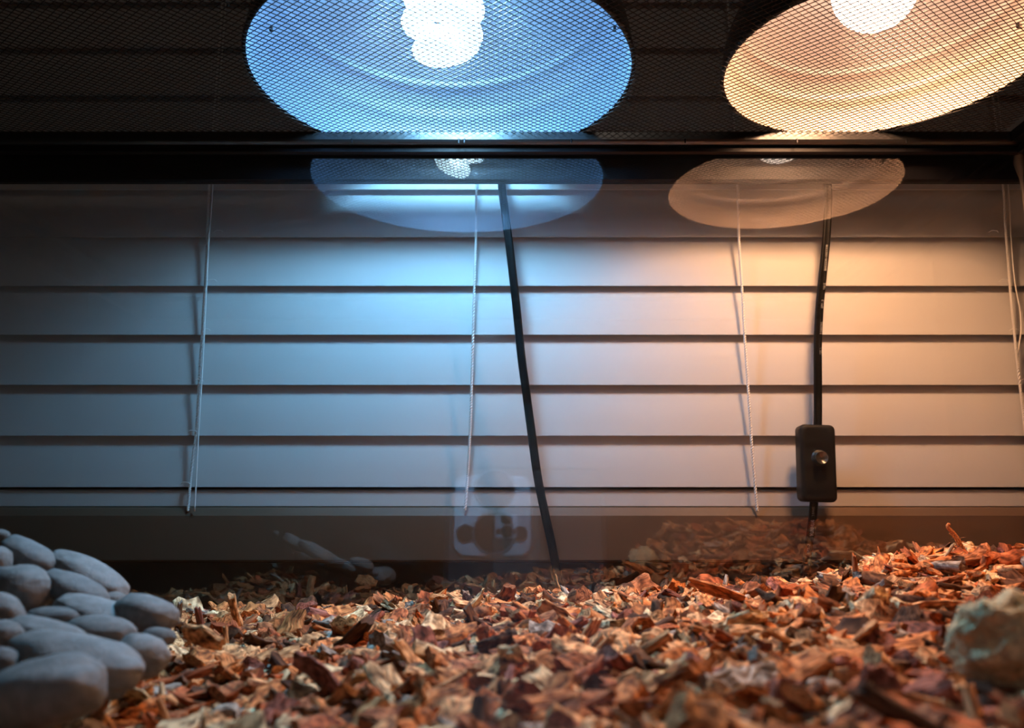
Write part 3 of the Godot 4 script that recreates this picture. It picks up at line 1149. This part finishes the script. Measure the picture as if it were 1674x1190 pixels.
func make_oddments() -> void:
	piece("bark_stick", 384, 1002, -0.55, Vector3(0.031, 0.0065, 0.0085), Vector3(0.5, 0.3, 1.78), 2, 2, 5, "upright hooked brown stick standing above the bark near the pebbles", "stick")
	piece("bark_stick", 1298, 1053, -0.37, Vector3(0.036, 0.003, 0.0042), Vector3(0.0, 0.3, -0.46), 2, 2, 8, "long thin pale stick lying slanted across the bark below the switch", "stick")
	piece("bark_stick", 1203, 1054, -0.37, Vector3(0.021, 0.0032, 0.0085), Vector3(-1.2, 0.1, -0.95), 0, 0, 12, "flat reddish bark slat leaning steeply beside the long thin pale stick", "bark chip")
	piece("bark_slab", 522, 1100, -0.35, Vector3(0.026, 0.006, 0.014), Vector3(-1.0, 0.2, -0.85), 6, 0, 17, "big purplish bark slab leaning on edge in the near bed", "bark chip")
	piece("bark_slab", 1250, 1084, -0.33, Vector3(0.013, 0.0075, 0.0095), Vector3(-0.3, 0.5, -0.7), 5, 1, 19, "bluish grey bark nugget below the long thin pale stick", "bark chip")
	piece("bark_slab", 1170, 963, -0.50, Vector3(0.033, 0.0045, 0.012), Vector3(-0.7, 0.1, -0.45), 1, 0, 23, "large ribbed orange bark slab below the switch cord", "bark chip")
	piece("bark_slab", 1600, 935, -0.55, Vector3(0.020, 0.006, 0.013), Vector3(-1.2, 0.2, -1.3), 0, 0, 27, "pinkish upright bark slab at the foot of the tall twig", "bark chip")
	piece("bark_slab", 1500, 945, -0.55, Vector3(0.034, 0.0045, 0.008), Vector3(-0.6, 0.1, -0.25), 2, 0, 31, "long tan bark slab lying on the mound below the tall twig", "bark chip")
	piece("bark_slab", 330, 1045, -0.42, Vector3(0.022, 0.006, 0.016), Vector3(-0.9, 0.3, -0.6), 2, 0, 33, "broad tan bark slab resting against the dark round pebble", "bark chip")
	piece("bark_slab", 812, 1052, -0.40, Vector3(0.017, 0.009, 0.011), Vector3(-0.4, 0.1, 0.3), 4, 1, 36, "dark brown lump of bark in the middle of the bed", "bark chip")
	# tall frayed twig on the mound
	var twig := thing("twig", px(1582, 925, -0.57), "tall thin curled twig sticking up from the mound of bark", "twig")
	var o := twig.position
	var way := []
	for q in [[1586, 930], [1578, 908], [1570, 893], [1564, 880], [1556, 869], [1549, 862], [1550, 857], [1553, 858]]:
		way.append(px(q[0], q[1], -0.57) - o)
	mi("stem", tube(smooth_path(way, 0.0015), 0.0030, 7, 0.0009), tone_mat(1, 1.2), twig)
	var s := Shape.new()
	var r := RandomNumberGenerator.new()
	r.seed = 3
	for k in 26:
		var t: Vector3 = way[0].lerp(way[3], r.randf())
		var d := Vector3(r.randf_range(-1, 1), r.randf_range(-0.6, 0.8), r.randf_range(-0.6, 0.6)) * 0.0055
		add_tube(s, [t, t + d * 0.5 + Vector3(0, 0.0008, 0), t + d], 0.0003, 4, 0.0001)
	for e in [[1568, 890, 1552, 872], [1575, 900, 1566, 880]]:
		var p0 := px(e[0], e[1], -0.569) - o
		var p1 := px(e[2], e[3], -0.566) - o
		add_tube(s, [p0, p0.lerp(p1, 0.5) + Vector3(0.001, 0, 0), p1], 0.0007, 5, 0.0003)
	mi("frayed_fibre", s.build(), tone_mat(2, 1.1), twig)
	# wisps standing on the far edge
	for d in [[[[915, 962], [911, 952], [910, 944], [908, 938]], "fine curled white fibre standing at the foot of the plain cord"], [[[1440, 925], [1436, 912], [1437, 903], [1435, 893]], "short pointed bark spike on top of the mound"]]:
		var w := []
		for q in d[0]:
			w.append(px(q[0], q[1], -0.60))
		var m := mi("bark_wisp", tube(smooth_path(w, 0.001), 0.0008 if d[0][0][0] < 1000 else 0.0024, 6, 0.0003), tone_mat(3 if d[0][0][0] < 1000 else 1, 1.1))
		tag(m, d[1], "bark fibre")
	# mossy lump of wood close to the glass
	var lump := Shape.new()
	var rings := []
	for q in 30:
		var la := PI * (q + 0.02) / 29.04
		var out := PackedVector3Array()
		for j in 40:
			var lo := TAU * j / 40.0
			var dir := Vector3(cos(la), sin(la) * cos(lo), sin(la) * sin(lo))
			var f := 1.0 + 0.30 * slow.get_noise_3d(dir.x * 1.1 + 40.0, dir.y * 1.1, dir.z * 1.1) + 0.10 * slow.get_noise_3d(dir.x * 3.5, dir.y * 3.5 + 9.0, dir.z * 3.5)
			out.append(dir * Vector3(0.0185, 0.0165, 0.016) * f)
		rings.append(out)
	lump.loft(rings)
	lump.build()
	lump.weld_normals()
	var moss := mat(lin(0.80, 0.74, 0.58), 0.85)
	moss.albedo_texture = moss_image()
	moss.heightmap_enabled = true
	moss.heightmap_texture = noise_tex(0.03, 15)
	moss.heightmap_scale = 0.12
	var lm := mi("mossy_wood", lump.mesh(), moss)
	lm.position = px(1655, 1060, -0.275)
	lm.rotation = Vector3(0.3, 0.4, -0.5)
	tag(lm, "rounded grey-green mossy lump of wood, blurred, close to the front glass", "wood lump")

func moss_image() -> ImageTexture:
	var f := FastNoiseLite.new()
	f.seed = 31
	f.frequency = 0.022
	f.fractal_octaves = 4
	var im := Image.create(256, 256, false, Image.FORMAT_RGB8)
	for y in 256:
		for x in 256:
			var t := clampf(0.5 + f.get_noise_2d(x, y) * 1.6, 0.0, 1.0)
			im.set_pixel(x, y, Color(0.95, 0.82, 0.66).lerp(Color(0.86, 0.82, 0.70), t) * lerpf(0.8, 1.0, absf(f.get_noise_2d(x * 3, y * 3)) * 2.0))
	return ImageTexture.create_from_image(im)

# ---------------------------------------------------------------- the phone mirrored in the front glass
func make_phone() -> void:
	var tilt := Basis(Vector3.RIGHT, PITCH)
	var ph := thing("phone", Vector3(0, CY, 0), "pale lilac phone held up to the glass, mirrored faintly in it", "phone")
	ph.basis = tilt
	var body := mat(lin(0.10, 0.10, 0.12), 0.4)
	var plate := mat(lin(0.46, 0.435, 0.50), 0.3, 0.8)
	var lens := mat(lin(0.02, 0.02, 0.022), 0.45)
	lens.metallic_specular = 0.2
	mi("body", box(Vector3(-0.030, -0.118, 0.0065), Vector3(0.042, 0.030, 0.0145), 0.003), body, ph)
	mi("camera_plate", rounded_plate(Vector3(-0.0086, 0.0080, 0.0), 0.0176, 0.0185, 0.0055, 0.0045, 0.0068), plate, ph)
	var ringm := lathe([[0.0086, 0.0], [0.0088, 0.0012], [0.0096, 0.0014], [0.0100, 0.0]], 40)
	for d in [[-0.0079, 0.0, 1.0], [-0.0079, 0.0195, 0.95], [0.0035, -0.0004, 0.36], [-0.0205, -0.0004, 0.42]]:
		var rg := mi("lens_ring", ringm, plate, ph)
		rg.position = Vector3(d[0], d[1], 0.0046)
		rg.rotation.x = -PI / 2.0
		rg.scale = Vector3(d[2], 1.0, d[2])
		var gl := mi("lens", lathe([[0.0001, 0.0006], [0.0086, 0.0006], [0.0087, 0.0]], 40), lens, rg)
		gl.position = Vector3.ZERO

func rounded_plate(mid: Vector3, hx: float, hy: float, r: float, z0: float, z1: float) -> ArrayMesh:
	var s := Shape.new()
	var rings := []
	for q in [[z0, 0.0008], [z0 + 0.0006, 0.0], [z1, 0.0]]:
		var out := PackedVector3Array()
		for k in 4:
			for j in 7:
				var t := PI / 2.0 * (k + j / 6.0)
				var cx: float = (hx - q[1] - r) * (1.0 if k == 0 or k == 3 else -1.0)
				var cy: float = (hy - q[1] - r) * (1.0 if k < 2 else -1.0)
				out.append(mid + Vector3(cx + cos(t) * r, cy + sin(t) * r, q[0]))
		rings.append(out)
	s.loft(rings)
	return s.build(true)
